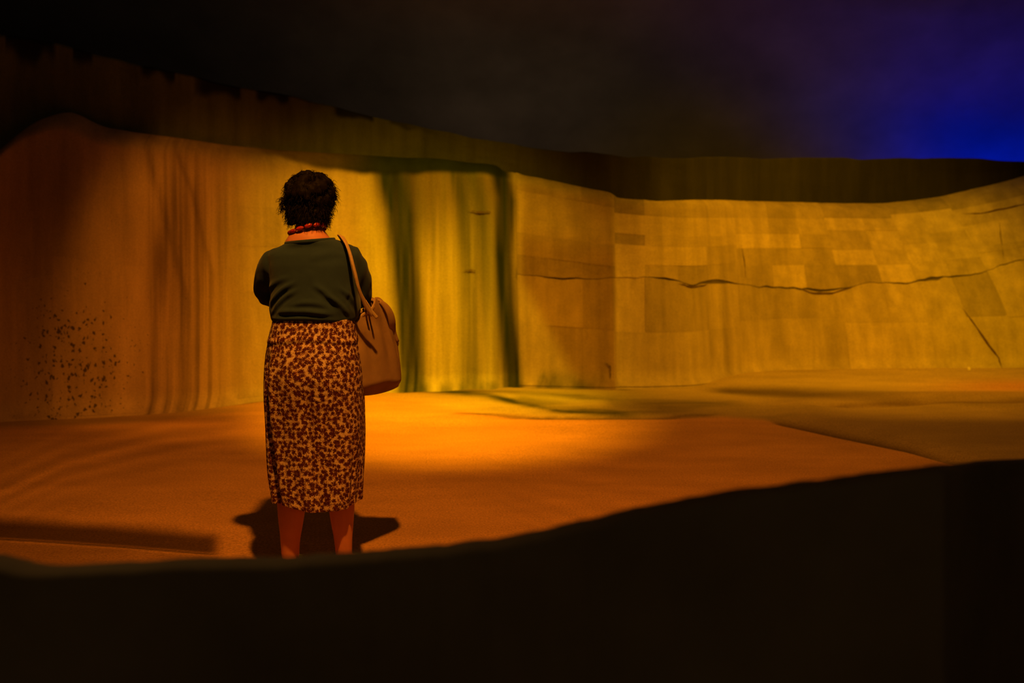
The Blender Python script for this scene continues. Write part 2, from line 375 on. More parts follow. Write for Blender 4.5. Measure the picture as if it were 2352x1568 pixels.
R = yb[:, None]+(yt-yb)[:, None]*tt[None, :]
Vf = np.stack([(fu[:, None]-1176)/F*Ym, Ym, CH-(R-HZ)/F*Ym], -1)
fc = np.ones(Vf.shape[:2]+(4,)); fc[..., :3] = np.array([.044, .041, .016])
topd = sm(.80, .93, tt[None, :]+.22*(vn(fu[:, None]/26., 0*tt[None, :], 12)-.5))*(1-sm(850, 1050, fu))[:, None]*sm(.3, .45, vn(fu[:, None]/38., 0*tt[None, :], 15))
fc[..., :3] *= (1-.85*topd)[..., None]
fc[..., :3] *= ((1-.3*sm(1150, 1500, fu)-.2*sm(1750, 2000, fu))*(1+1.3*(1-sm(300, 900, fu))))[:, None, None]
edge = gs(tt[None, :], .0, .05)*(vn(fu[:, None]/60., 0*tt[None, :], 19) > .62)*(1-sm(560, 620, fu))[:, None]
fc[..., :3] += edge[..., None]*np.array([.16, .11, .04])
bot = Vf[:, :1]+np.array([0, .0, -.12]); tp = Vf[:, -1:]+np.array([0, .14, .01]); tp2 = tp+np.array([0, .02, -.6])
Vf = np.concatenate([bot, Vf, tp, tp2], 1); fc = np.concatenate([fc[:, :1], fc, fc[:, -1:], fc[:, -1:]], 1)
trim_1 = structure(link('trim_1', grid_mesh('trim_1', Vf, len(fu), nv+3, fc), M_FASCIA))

# ------------------------------------------------------------------ vault over the whole place
nx, na = 60, 90
xs = np.linspace(-13, 13, nx); an = np.linspace(-.02, math.pi*.98, na)
A, X = np.meshgrid(an, xs, indexing='xy')
Vv = np.stack([X, 2.6+11.6*np.cos(A)+.15*(fbm(X*.4, A*3, 3)-.5), -.1+6.1*np.sin(A)+.12*(fbm(X*.5, A*4, 8)-.5)], -1)
ceiling = structure(link('ceiling', grid_mesh('ceiling', Vv, nx, na), M_VAULT))

# ------------------------------------------------------------------ floor
def floor_h(X, Y):
    px = 1176+F*X/Y; py = HZ+F*CH/Y
    z = .018*(fbm(X*.9, Y*.9, 2)-.5)
    g1 = np.interp(px, [1760, 2080, 2320, 2700], [963, 1030, 1095, 1200])
    z = z-.03*gs(py, g1, 5)*sm(1750, 1800, px)+.035*sm(0, 22, g1-py)*sm(1740, 1900, px)*sm(905, 925, py)
    g2 = 897+(px-1640)*.075
    z = z-.03*gs(py, 935+4*np.sin(px/60.), 4)*sm(1840, 1900, px)
    z = z+.05*sm(6, -14, py-g2)*sm(1560, 1700, px)
    z = z-.025*gs(py, 956, 4)*sm(1080, 1200, px)*(1-sm(1500, 1680, px))
    gk = np.interp(px, [-200, 60, 240, 500], [1225, 1238, 1250, 1268])
    z = z-.014*gs(py, gk-22, 26)*(1-sm(470, 520, px))
    return z
def floor_col(X, Y):
    px = 1176+F*X/Y; py = HZ+F*CH/Y
    c = np.ones(X.shape+(3,))*np.array([.56, .27, .085])
    def blend(c, col, k): k = np.clip(k, 0, 1)[..., None]; return c*(1-k)+np.asarray(col)*k
    nz = fbm(X*1.3, Y*1.3, 5); nf = fbm(X*5, Y*5, 15)
    # bare concrete margin along the foot of the wall
    e = np.interp(px, [-300, 300, 560, 700, 850, 950, 1100, 1250, 1500, 1650, 1780, 2000, 2352, 2700], [990, 972, 945, 925, 912, 925, 948, 955, 956, 955, 965, 1015, 1100, 1200])
    k = sm(6, -6, py-e)
    c = blend(c, (.42, .31, .10), k*.9*sm(600, 1150, px)); c = blend(c, (.30, .19, .075), k*.7*(1-sm(450, 650, px)))
    c = blend(c, (.52, .45, .09), .8*k*gs(px, 1290, 180)*gs(py, 912, 18))
    c = blend(c, (.30, .19, .085), .8*k*sm(1500, 1850, px)*sm(898, 925, py))
    c = blend(c, (.50, .20, .07), .75*gs(px, 2350, 190)*gs(py, 900, 18))
    # green run-off spreading from the foot of the runs
    def stroke(pts, wd, col, amt, c):
        P = np.array(pts, float); yy = np.interp(px, P[:, 0], P[:, 1]); m = sm(P[0, 0]-25, P[0, 0]+15, px)*(1-sm(P[-1, 0]-40, P[-1, 0]+40, px))
        return blend(c, col, amt*m*gs(py, yy+6*(nf-.5), wd)*(.55+.9*(fbm(X*4, Y*9, 33)-.2)))
    g = (.035, .040, .010)
    c = stroke([(900, 889), (1000, 897), (1120, 908), (1200, 927), (1290, 943), (1450, 951)], 7, g, 1.1, c)
    c = stroke([(930, 890), (1100, 898), (1250, 905), (1400, 915)], 5, g, .6, c)
    c = stroke([(1190, 915), (1330, 938), (1480, 945), (1620, 935)], 9, g, .55, c)
    c = stroke([(1400, 922), (1520, 925), (1700, 928)], 9, (.06, .05, .015), .6, c)
    c = stroke([(1050, 950), (1250, 956), (1450, 957), (1640, 952)], 2.6, (.05, .03, .01), .75, c)
    c = stroke([(1230, 890), (1330, 891), (1450, 893)], 3, (.03, .03, .01), .9, c)
    # grooves and dark lines on the right; last, the apron's edge shadow painted in
    g1 = np.interp(px, [1760, 2080, 2320, 2700], [963, 1030, 1095, 1200])
    c = blend(c, (.06, .03, .012), .9*gs(py, g1, 4.5)*sm(1755, 1800, px)*(1-.6*sm(2080, 2200, px)))
    c = blend(c, (.10, .05, .02), .7*gs(py, 935+3*np.sin(px/70.), 3.2)*sm(1840, 1900, px)*(.4+nf))
    c = blend(c, (.05, .028, .012), .8*gs(py, 898+(px-1640)*.06, 6+.02*np.clip(px-1640, 0, 600))*sm(1590, 1680, px)*(1-.75*sm(1800, 2200, px)))
    # kerb shadow front left painted into the floor, crack along its near edge
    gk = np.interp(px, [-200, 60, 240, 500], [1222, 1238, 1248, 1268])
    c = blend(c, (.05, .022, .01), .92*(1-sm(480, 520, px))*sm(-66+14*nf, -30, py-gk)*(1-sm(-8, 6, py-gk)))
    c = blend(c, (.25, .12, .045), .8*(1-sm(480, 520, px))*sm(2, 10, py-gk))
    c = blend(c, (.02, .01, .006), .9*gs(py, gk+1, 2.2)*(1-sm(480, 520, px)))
    # trowelled sweeps on the left
    arc = py-np.interp(px, [-300, 0, 150, 400, 620, 800], [1300, 1130, 1062, 1008, 985, 975])
    sw = np.sin(arc/5.5+3*fbm(px/160., arc/30., 3))*np.exp(-np.abs(arc)/45.)*(1-sm(420, 640, px))
    c = c*(1+.22*sw)[..., None]
    c = blend(c, (.20, .10, .04), .5*gs(py, 962+6*(nz-.5), 9)*sm(150, 260, px)*(1-sm(500, 600, px)))
    # broad radiating sweeps to the right of the pool
    sw2 = np.sin((py-970)/(.25*np.abs(px-1000)+60)*22+4*nz)
    c = c*(1+.05*sw2*sm(1050, 1300, px))[..., None]
    c = c*(.88+.24*nz)[..., None]
    return np.concatenate([c, np.zeros(X.shape+(1,))], -1)
# rows get closer together near the eye only as far as the picture needs
ys = np.concatenate([np.arange(.8, 3.6, .1), np.arange(3.6, 6.2, .018), np.arange(6.2, 12.4, .022)])
xs = np.concatenate([np.arange(-9, -4.6, .1), np.arange(-4.6, 6.4, .022), np.arange(6.4, 9.5, .1)])
X, Y = np.meshgrid(xs, ys, indexing='ij')
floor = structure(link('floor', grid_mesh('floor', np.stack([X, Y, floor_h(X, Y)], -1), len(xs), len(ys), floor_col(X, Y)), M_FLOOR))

# ------------------------------------------------------------------ low parapet in front of the lens
PE = np.array([(-2200, 1300), (-600, 1262), (-200, 1268), (-60, 1276), (0, 1284), (60, 1300), (130, 1305), (250, 1297), (400, 1288), (600, 1284), (800, 1272), (950, 1259), (1100, 1244), (1200, 1229), (1300, 1207),
      (1400, 1182), (1500, 1158), (1650, 1132), (1800, 1112), (1950, 1092), (2140, 1070), (2200, 1063), (2352, 1052), (2700, 1020), (4200, 1040)], float)
pu = np.arange(-2200, 4200, 8.); pe = np.interp(pu, PE[:, 0], PE[:, 1])
for d in range(3): pe = np.convolve(np.pad(pe, 4, 'edge'), np.ones(9)/9, 'valid')
PY = 1.42+.03*np.sin(pu/300.)+.25*sm(2140, 2152, pu)*0+1.3*np.clip((pu-2145)/400., 0, 3)
top = np.stack([(pu-1176)/F*PY, PY, CH-(pe-HZ)/F*PY], -1)
pr = []
for dy, dz, ab in ((-.03, 0, 1), (-.03, -.5, 0), (-.03, -.010, 0), (-.027, -.004, 0), (-.02, -.001, 0), (0, 0, 0), (.05, -.012, 0), (.10, -.04, 0), (.12, -.10, 0)):
    q = top+np.array([0, dy, dz]); 
    if ab: q[:, 2] = 0
    pr.append(q)
q = pr[-1].copy(); q[:, 2] = 0; pr.append(q)
Vp = np.stack(pr, 1); Vp[:, 1:-1] += (.006*(fbm(pu/60., 0*pu, 4)-.5))[:, None, None]
wall_front = structure(link('wall_front', grid_mesh('wall_front', Vp, len(pu), Vp.shape[1]), M_PARAPET))

# small pale stone at the foot of the right wall
def lump(name, r, mat, parent=None, loc=(0, 0, 0), seed=0):
    bm = bmesh.new(); bmesh.ops.create_icosphere(bm, subdivisions=3, radius=1)
    for v in bm.verts:
        k = 1+.35*(float(fbm(v.co.x*1.5+seed, v.co.y*1.5+v.co.z, seed))-.5); v.co = Vector((v.co.x*r[0]*k, v.co.y*r[1]*k, v.co.z*r[2]*k))
    me = bpy.data.meshes.new(name); bm.to_mesh(me); bm.free(); me.polygons.foreach_set('use_smooth', [True]*len(me.polygons))
    o = link(name, me, mat, parent); o.location = loc; return o

# ------------------------------------------------------------------ person
def tube(bm, pts, rad, seg=16, sq=None, cap=True, flat=None):
    """pts: centres, rad: radius or (ra, rb) across/along the frame"""
    P = [Vector(p) for p in pts]; rings = []; n0 = None
    for i, p in enumerate(P):
        t = (P[min(i+1, len(P)-1)]-P[max(i-1, 0)]).normalized()
        if n0 is None:
            n0 = Vector(flat) if flat else (Vector((1, 0, 0)) if abs(t.x) < .9 else Vector((0, 1, 0)))
        n0 = (n0-t*n0.dot(t)).normalized(); b = t.cross(n0)
        ra, rb = rad[i] if isinstance(rad[i], (tuple, list)) else (rad[i], rad[i])
        rings.append([bm.verts.new(p+n0*math.cos(a)*ra+b*math.sin(a)*rb) for a in [2*math.pi*k/seg for k in range(seg)]])
    for r0, r1 in zip(rings[:-1], rings[1:]):
        for k in range(seg): bm.faces.new((r0[k], r0[(k+1) % seg], r1[(k+1) % seg], r1[k]))
    if cap: bm.faces.new(rings[0][::-1]); bm.faces.new(rings[-1])
    return rings
def curve_pts(pts, rad, n=6):
    """Catmull-Rom refinement of points and radii"""
    P = [Vector(p) for p in pts]; R = [Vector(r) if isinstance(r, (tuple, list)) else Vector((r, r)) for r in rad]
    R = [Vector((r[0], r[1], 0)) for r in R]
    out, ro = [], []
    for i in range(len(P)-1):
        for L, O in ((P, out), (R, ro)):
            a, b, c, d = L[max(i-1, 0)], L[i], L[i+1], L[min(i+2, len(L)-1)]
            for q in range(n):
                t = q/n
                O.append(.5*((2*b)+(c-a)*t+(2*a-5*b+4*c-d)*t*t+(3*b-a-3*c+d)*t**3))
    out.append(P[-1]); ro.append(R[-1])
    return out, [(max(r[0], .0005), max(r[1], .0005)) for r in ro]
def limb(bm, pts, rad, seg=16, n=5, **kw):
    p, r = curve_pts(pts, rad, n); tube(bm, p, r, seg, **kw)
def ball(bm, c, r, sub=3, rot=None):
    m = Matrix.Translation(c) @ (rot or Matrix()) @ Matrix.Diagonal((*r, 1))
    bmesh.ops.create_icosphere(bm, subdivisions=sub, radius=1, matrix=m)
def stack(bm, rings, seg=48, ex=2.4, cap=True):
    """rings: (z, cx, cy, rx, ry)"""
    R = []
    for z, cx, cy, rx, ry in rings:
        row = []
        for k in range(seg):
            a = 2*math.pi*k/seg; c, s = math.cos(a), math.sin(a)
            row.append(bm.verts.new((cx+rx*math.copysign(abs(c)**(2/ex), c), cy+ry*math.copysign(abs(s)**(2/ex), s), z)))
        R.append(row)
    for r0, r1 in zip(R[:-1], R[1:]):
        for k in range(seg): bm.faces.new((r0[k], r0[(k+1) % seg], r1[(k+1) % seg], r1[k]))
    if cap: bm.faces.new(R[0][::-1]); bm.faces.new(R[-1])
def fuse(bm, voxel, it, fac=.5):
    """one continuous skin out of overlapping solids"""
    bmesh.ops.recalc_face_normals(bm, faces=bm.faces)
    me = bpy.data.meshes.new('raw'); bm.to_mesh(me); bm.free()
    o = bpy.data.objects.new('raw', me); C.objects.link(o)
    m = o.modifiers.new('r', 'REMESH'); m.mode = 'VOXEL'; m.voxel_size = voxel
    if it: s = o.modifiers.new('s', 'SMOOTH'); s.factor = fac; s.iterations = it
    dg = bpy.context.evaluated_depsgraph_get()
    out = bpy.data.meshes.new_from_object(o.evaluated_get(dg))
    bpy.data.objects.remove(o); bpy.data.meshes.remove(me)
    out.polygons.foreach_set('use_smooth', [True]*len(out.polygons)); return out

PX0, PY0 = -0.856, 4.2
person = bpy.data.objects.new('person', None); C.objects.link(person); person.location = (PX0, PY0, 0)
tag(person, 'woman seen from behind in dark knit top and floral skirt, short curly dark hair', 'person')

LE, LH = (-.180, .115, 1.195), (-.045, .33, 1.245)    # left elbow, left wrist
RE, RH = (.185, .105, 1.175), (.065, .32, 1.225)
bm = bmesh.new()
# trunk and neck
stack(bm, [(.80, .02, .0, .155, .105), (.88, .02, .0, .165, .115), (.98, .02, .0, .150, .10), (1.08, .02, .0, .135, .09), (1.18, .02, .0, .14, .095), (1.28, .015, .0, .155, .10), (1.34, .012, .0, .15, .085), (1.385, .008, -.006, .115, .075), (1.412, .002, -.012, .098, .078), (1.437, .0, -.010, .080, .071), (1.46, .0, -.002, .062, .060)], 32, 2.2)
limb(bm, [(0, -.004, 1.38), (-.002, .004, 1.44), (-.004, .030, 1.53)], [.064, .058, .056], 20)
# head, turned a little to the left and bowed
HC = Vector((-.006, .060, 1.575)); HR = Matrix.Rotation(.28, 4, 'Z') @ Matrix.Rotation(-.14, 4, 'X')
def hp(x, y, z): return HC+(HR.to_3x3() @ Vector((x, y, z)))
ball(bm, HC+Vector((0, -.008, .018)), (.074, .088, .085), 4, HR)
ball(bm, hp(0, .028, -.035), (.058, .062, .078), 4, HR)          # face
ball(bm, hp(0, .062, -.092), (.026, .022, .020), 3, HR)          # chin
ball(bm, hp(0, .098, -.028), (.012, .020, .014), 3, HR)          # nose tip
limb(bm, [hp(0, .080, .012), hp(0, .092, -.012), hp(0, .102, -.030)], [.008, .009, .010], 10)
ball(bm, hp(0, .084, -.058), (.024, .012, .006), 3, HR); ball(bm, hp(0, .082, -.069), (.021, .012, .007), 3, HR)  # lips
for s in (-1, 1):
    ball(bm, hp(s*.030, .074, .022), (.020, .012, .006), 3, HR)  # brow
    ball(bm, hp(s*.036, .066, -.030), (.022, .020, .020), 3, HR) # cheek
    ball(bm, hp(s*.074, -.002, -.012), (.008, .020, .031), 3, HR)# ear
# arms and hands
def hand(bm, wrist, d, up, side):
    """palm plus five separate bent fingers; d: along the hand, up: back of the hand, side: towards the thumb"""
    W = Vector(wrist); d = Vector(d).normalized(); up = Vector(up); up = (up-d*up.dot(d)).normalized(); sd = d.cross(up)*side
    p = lambda a, b, c: W+d*a+sd*b+up*c
    limb(bm, [p(-.01, 0, 0), p(.03, 0, 0), p(.075, 0, 0), p(.09, 0, 0)], [(.024, .016), (.034, .015), (.038, .014), (.030, .010)], 14, flat=tuple(sd))
    for q, (b, L) in enumerate(((.029, .066), (.0098, .074), (-.0098, .069), (-.028, .054))):
        limb(bm, [p(.07, b, 0), p(.085+L*.35, b*1.06, .001), p(.085+L*.68, b*1.04, -.020), p(.085+L*.82, b, -.044)], [.0088, .0085, .0075, .006], 9, 4)
    limb(bm, [p(.022, .026, -.004), p(.045, .047, -.012), p(.072, .050, -.028), p(.090, .044, -.042)], [.012, .0105, .009, .0065], 9, 4)
limb(bm, [(-.12, 0, 1.345), (-.15, .04, 1.28), LE, LE], [.050, .046, .040, .036], 16)
limb(bm, [LE, Vector(LE).lerp(Vector(LH), .4), LH, Vector(LH)+Vector((.01, .02, .005))], [.040, .038, .026, .024], 16)
limb(bm, [(.14, 0, 1.355), (.165, .04, 1.27), RE, RE], [.050, .046, .040, .036], 16)
limb(bm, [RE, Vector(RE).lerp(Vector(RH), .4), RH, Vector(RH)+Vector((-.01, .02, .005))], [.040, .038, .026, .024], 16)
hand(bm, LH, (.25, .75, .45), (-.6, -.2, .75), 1)
hand(bm, RH, (-.25, .75, .45), (.6, -.2, .75), -1)
# legs and feet
for s, xs_, rr in ((-1, (-.070, -.072, -.072, -.071, -.076, -.077), 1.), (1, (.105, .125, .135, .139, .146, .148), .92)):
    zz = (.86, .66, .47, .31, .16, .085); ra = (.088, .078, .058, .060, .042, .037)
    limb(bm, [(x, .0 if k < 2 else (.008, -.012, -.012, -.008)[k-2], z) for k, (x, z) in enumerate(zip(xs_, zz))], [r*rr for r in ra], 18)
    x = xs_[-1]; o = s*.02
    limb(bm, [(x, -.05, .040), (x, .0, .060), (x+o*.5, .06, .045), (x+o, .13, .026), (x+o, .175, .02)], [(.028, .030), (.034, .048), (.036, .036), (.040, .020), (.026, .012)], 16)
body = link('body', fuse(bm, .0052, 3), M_SKIN, person)
for s in (-1, 1):
    e = lump('eye', (.012, .012, .012), M_EYE, person, hp(s*.030, .072, .006)); 
# hair: a mass of lumps under short curls
def hair_r(d):
    z = d.z
    w_ = .101+.004*z
    r = Vector((w_, .112, .098))
    if z < 0: r.x *= 1+.16*z; r.y *= 1+.05*z; r.z *= 1.18
    return r
HCc = Vector((-.002, .030, 1.602))
bm = bmesh.new()
ball(bm, HCc+Vector((0, .0, .0)), (.094, .104, .090), 4)
ball(bm, HCc+Vector((.0, -.03, -.062)), (.066, .058, .055), 3)
for k in range(150):
    d = Vector(RNG.normal(size=3)).normalized()
    if d.z < -.9 or (d.y > .55 and d.z < .25): continue
    r = hair_r(d); ball(bm, HCc+Vector((d.x*r.x, d.y*r.y, d.z*r.z))*.97, (.017+.008*random.random(),)*3, 1)
for k in range(40):
    a = random.uniform(math.pi*1.05, math.pi*1.95); z = random.uniform(1.490, 1.55)
    q = .068+.018*(z-1.468)/.077
    ball(bm, (-.002+math.cos(a)*q, +.012+math.sin(a)*.078, z), (.014+.006*random.random(),)*3, 1)
hm = fuse(bm, .0055, 1)
hair = link('hair', hm, M_HAIR, person)
bm = bmesh.new()
def curl(base, d, L, amp, turns, r0):
    d = d.normalized(); a = d.orthogonal().normalized(); b = d.cross(a); ph = random.uniform(0, 6.28)
    g = Vector((0, 0, -1)); pts = []
    n = 9
    for i in range(n):
        t = i/(n-1); q = ph+turns*6.283*t
        pts.append(base+d*L*t+g*L*.55*t*t+(a*math.cos(q)+b*math.sin(q))*amp*(.35+.65*t))
    tube(bm, pts, [r0*(1-.7*i/(n-1)) for i in range(n)], 3)
for k in range(2600):
    d = Vector(RNG.normal(size=3)).normalized()
    if d.z < -.95 or (d.y > .6 and d.z < .2): continue
    r = hair_r(d); p = HCc+Vector((d.x*r.x, d.y*r.y, d.z*r.z))*random.uniform(.92, 1.04)
    dd = (d+Vector(RNG.normal(size=3))*.8).normalized()
    curl(p, dd, random.uniform(.014, .034), random.uniform(.003, .007), random.uniform(.6, 1.5), random.uniform(.0008, .0018))
for k in range(700):
    a = random.uniform(math.pi*1.0, math.pi*2.0); z = random.uniform(1.482, 1.56); q = .074+.022*(z-1.466)/.09
    p = Vector((-.002+math.cos(a)*q, +.012+math.sin(a)*.084, z))
    curl(p, Vector((math.cos(a), math.sin(a), -.6))+Vector(RNG.normal(size=3))*.6, random.uniform(.012, .028), random.uniform(.003, .006), random.uniform(.6, 1.5), random.uniform(.0008, .0017))
for k in range(60):   # tuft over the left ear
    p = Vector((-.108+random.uniform(-.006, .012), random.uniform(-.03, .02), random.uniform(1.545, 1.60)))
    curl(p, Vector((-1, -.2, -.7))+Vector(RNG.normal(size=3))*.4, random.uniform(.015, .03), .005, 1.2, .0016)
me = bpy.data.meshes.new('curls'); bm.to_mesh(me); bm.free()
cu = link('curls', me, M_HAIR, hair); cu['kind'] = 'stuff'

# knit top
bm = bmesh.new()
stack(bm, [(1.066, .022, .0, .166, .128), (1.085, .024, -.002, .182, .140), (1.12, .027, -.004, .189, .146), (1.18, .028, -.004, .187, .140), (1.25, .026, -.004, .186, .132), (1.31, .024, -.004, .190, .124),
           (1.355, .020, -.003, .190, .112), (1.386, .016, -.002, .166, .094), (1.398, .012, -.006, .132, .092), (1.410, .006, -.010, .104, .092)], 64, 2.3)
limb(bm, [(-.115, -.004, 1.338), (-.155, .02, 1.30), (-.188, .08, 1.235), LE, (-.115, .19, 1.205), (-.07, .28, 1.235)], [.064, .066, .066, .070, .058, .042], 22)
limb(bm, [(.155, -.004, 1.345), (.182, .02, 1.30), (.196, .07, 1.225), RE, (.145, .18, 1.19), (.085, .28, 1.22)], [.062, .062, .060, .062, .054, .042], 22)
sw = fuse(bm, .006, 5)
n = len(sw.vertices); co = np.empty(n*3); no = np.empty(n*3); sw.vertices.foreach_get('co', co); sw.vertices.foreach_get('normal', no)
co = co.reshape(-1, 3); no = no.reshape(-1, 3); co[:, 2] += .09*np.clip(co[:, 0], -.15, .15)*sm(1.36, 1.41, co[:, 2]); x, y, z = co.T
bk = sm(.02, -.05, y)
def fold(ax, az, bx, bz, wd, amp):
    dx, dz = bx-ax, bz-az; L = math.hypot(dx, dz); t = ((x-ax)*dx+(z-az)*dz)/L; s_ = (-(x-ax)*dz+(z-az)*dx)/L
    s_ = s_-.010*np.sin(t/L*math.pi)
    return amp*np.exp(-(s_/wd)**2)*sm(-.02, .04, t)*sm(-.02, .05, L-t)*bk
dsp = 0
for f in [(-.14, 1.155, -.03, 1.245, .009, .009), (-.13, 1.125, -.02, 1.215, .009, .007), (-.16, 1.205, -.06, 1.265, .010, .006), (.05, 1.235, .16, 1.115, .013, .008), (.10, 1.19, .185, 1.105, .010, .008),
          (-.10, 1.122, .12, 1.112, .010, .010), (-.13, 1.092, .15, 1.086, .008, .009), (-.05, 1.15, .10, 1.150, .012, .006), (.19, 1.28, .17, 1.17, .010, .006), (.02, 1.33, .16, 1.37, .02, .003), (.15, 1.22, .21, 1.13, .008, .006)]:
    dsp = dsp+fold(*f)
    f2 = (f[0], f[1]-.022, f[2], f[3]-.022, f[4]*.9, -f[5]*.7); dsp = dsp+fold(*f2)
dsp = dsp+.003*(fbm(x*14+3, z*14+y*9, 3)-.5)*2
# sleeve creases round the bent elbows
slv = sm(.15, .175, np.abs(x-.015))
dsp = dsp+slv*.0018*np.sin((z*.8-y*.6)*62+3*np.sin(x*40))
co = co+no*dsp[:, None] if not np.isscalar(dsp) else co
sw.vertices.foreach_set('co', co.ravel())
sweater = link('sweater', sw, M_SWEATER, person)
# ribbed neckband
bm = bmesh.new(); pts = []
for k in range(41):
    a = 2*math.pi*k/40; pts.append((.006+math.cos(a)*.102, -.009+math.sin(a)*.091, 1.410+.009*math.cos(a)-.010*max(0, math.sin(a))))
tube(bm, pts, [(.0045, .008)]*41, 8, cap=False); me = bpy.data.meshes.new('neckband'); bm.to_mesh(me); bm.free()
me.polygons.foreach_set('use_smooth', [True]*len(me.polygons)); link('neckband', me, M_SWEATER, sweater)

# skirt: open wrapped cloth with a hem, a folded edge on the left and hip creases
nu, nz_ = 260, 200
prof = np.array([(1.10, .025, .163, .124), (1.06, .024, .172, .134), (1.0, .021, .183, .146), (.93, .021, .193, .158), (.85, .023, .201, .166), (.75, .024, .2035, .160), (.60, .029, .2005, .146), (.45, .033, .193, .136), (.33, .036, .181, .130), (.275, .036, .172, .126)])
zz = np.linspace(1.10, .316, nz_); aa = np.linspace(0, 2*math.pi, nu, endpoint=False)
cx = np.interp(zz, prof[::-1, 0], prof[::-1, 1]); rx = np.interp(zz, prof[::-1, 0], prof[::-1, 2]); ry = np.interp(zz, prof[::-1, 0], prof[::-1, 3])
for d in range(3): rx = np.convolve(np.pad(rx, 5, 'edge'), np.ones(11)/11, 'valid'); ry = np.convolve(np.pad(ry, 5, 'edge'), np.ones(11)/11, 'valid')
A, Z = np.meshgrid(aa, zz, indexing='ij'); ex = 2.75
cs, sn = np.cos(A), np.sin(A)
rr = 1.0/(np.abs(cs)**ex+np.abs(sn)**ex)**(1/ex)
low = sm(.9, .4, Z)
d_ = 0.010*np.sin(A*7+2*np.sin(Z*5))*low*.5+.006*np.sin(A*13+Z*9)*sm(.55, .28, Z)
# seat: two soft cheeks and the hollow between thighs
d_ = d_+.012*(gs(A, 4.45, .32)+gs(A, 5.0, .32))*gs(Z, .86, .11)*1.2-.010*gs(A, 4.72, .14)*gs(Z, .72, .22)
# hip-line gather under the waistband, and small pulls right of centre
d_ = d_+.004*gs(Z, 1.005+.008*np.sin(A*3), .010)*sm(3.3, 3.7, A)-.003*gs(Z, .985+.008*np.sin(A*3), .012)*sm(3.3, 3.7, A)
for (za, ac, L) in [(.79, 4.95, .30), (.77, 5.0, .35), (.74, 4.9, .25), (.70, 4.95, .33), (.67, 4.85, .22), (.655, 5.0, .25), (.84, 4.8, .3)]:
    zc = za+.012*(A-ac)+.004*np.sin(A*30); d_ = d_+.0014*gs(Z, zc, .006)*gs(A, ac, L*.6)-.0010*gs(Z, zc-.012, .006)*gs(A, ac, L*.6)
# folded edge down the left of the back panel, another near the right
fl = 3.78+.10*sm(.9, .3, Z); d_ = d_-.022*gs(A, fl, .10)*sm(.98, .85, Z)+.010*gs(A, fl+.20, .09)*sm(.98, .85, Z)
d_ = d_-.010*gs(A, 5.62, .07)*sm(.7, .4, Z)+.004*gs(A, 5.50, .06)*sm(.7, .4, Z)
hem = .012*np.sin(A*2+.6)+.006*np.sin(A*5)+.012*sm(5.45, 5.75, A)*1.4
Zh = Z+hem*sm(.44, .32, Z)
X = cx[None, :]+(rx[None, :]*rr+d_)*cs; Y = (ry[None, :]*rr+d_)*sn-.004
sk = grid_mesh('skirt', np.stack([X, Y, Zh], -1), nu, nz_, wrap=True)
uvl = sk.uv_layers.new(name='UVMap')
li = np.empty(len(sk.loops), int); sk.loops.foreach_get('vertex_index', li)
arc = np.concatenate([[0], np.cumsum(np.hypot(np.diff(X[:, 90]), np.diff(Y[:, 90])))])
ui = arc[li//nz_]; vi = zz[li % nz_]
pi = np.empty(len(sk.polygons), int); sk.polygons.foreach_get('loop_start', pi)
wrapf = np.zeros(len(sk.loops), bool)
for s0 in pi:
    g = li[s0:s0+4]//nz_
    if g.max()-g.min() > nu//2: wrapf[s0:s0+4] = g < nu//2
ui = np.where(wrapf, ui+arc[-1]+.005, ui)
uvl.data.foreach_set('uv', np.stack([ui, vi], 1).ravel().astype(np.float32))
skirt = link('skirt', sk, M_SKIRT, person)
so = skirt.modifiers.new('cloth', 'SOLIDIFY'); so.thickness = .003; so.offset = -1

# shoes
for s, x in ((-1, -.077), (1, .148)):
    bm = bmesh.new(); o = s*.02
    limb(bm, [(x, -.066, .022), (x, -.045, .034), (x, .01, .038), (x+o*.5, .07, .034), (x+o, .13, .027), (x+o, .18, .022), (x+o, .195, .018)], [(.018, .018), (.033, .030), (.038, .036), (.042, .032), (.046, .026), (.036, .019), (.016, .010)], 20)
    for v in bm.verts: v.co.z = max(v.co.z, .004)
    me = fuse(bm, .005, 2); link('shoe', me, M_SHOE, person)

# necklace: a cord with long red beads
neck = []
for k in range(27):
    a = 2*math.pi*k/26-math.pi/2
    xx, yy = .074*math.cos(a), .074*math.sin(a)
    neck.append(Vector((-.006+xx, -.003+yy+.014*max(0, math.sin(a)), 1.470+.34*min(xx, .03)-.030*max(0, math.sin(a)))))
bm = bmesh.new(); tube(bm, neck, [.003]*27, 6, cap=False); me = bpy.data.meshes.new('necklace'); bm.to_mesh(me); bm.free()
necklace = link('necklace', me, M_BEAD, person); necklace['label'] = 'red bead necklace'
bm = bmesh.new(); bmesh.ops.create_uvsphere(bm, u_segments=12, v_segments=8, radius=1)
for v in bm.verts: v.co = Vector((v.co.x*.0095, v.co.y*.0095, v.co.z*.0185))
bme = bpy.data.meshes.new('bead'); bm.to_mesh(bme); bm.free(); bme.polygons.foreach_set('use_smooth', [True]*len(bme.polygons)); bme.materials.append(M_BEAD)
for k in range(0, 26, 2):
    b = bpy.data.objects.new('bead', bme); C.objects.link(b); b.parent = necklace; b.location = neck[k+1]
    b.rotation_euler = (neck[k+2]-neck[k]+Vector((0, 0, random.uniform(-.006, .006)))).to_track_quat('Z', 'Y').to_euler()

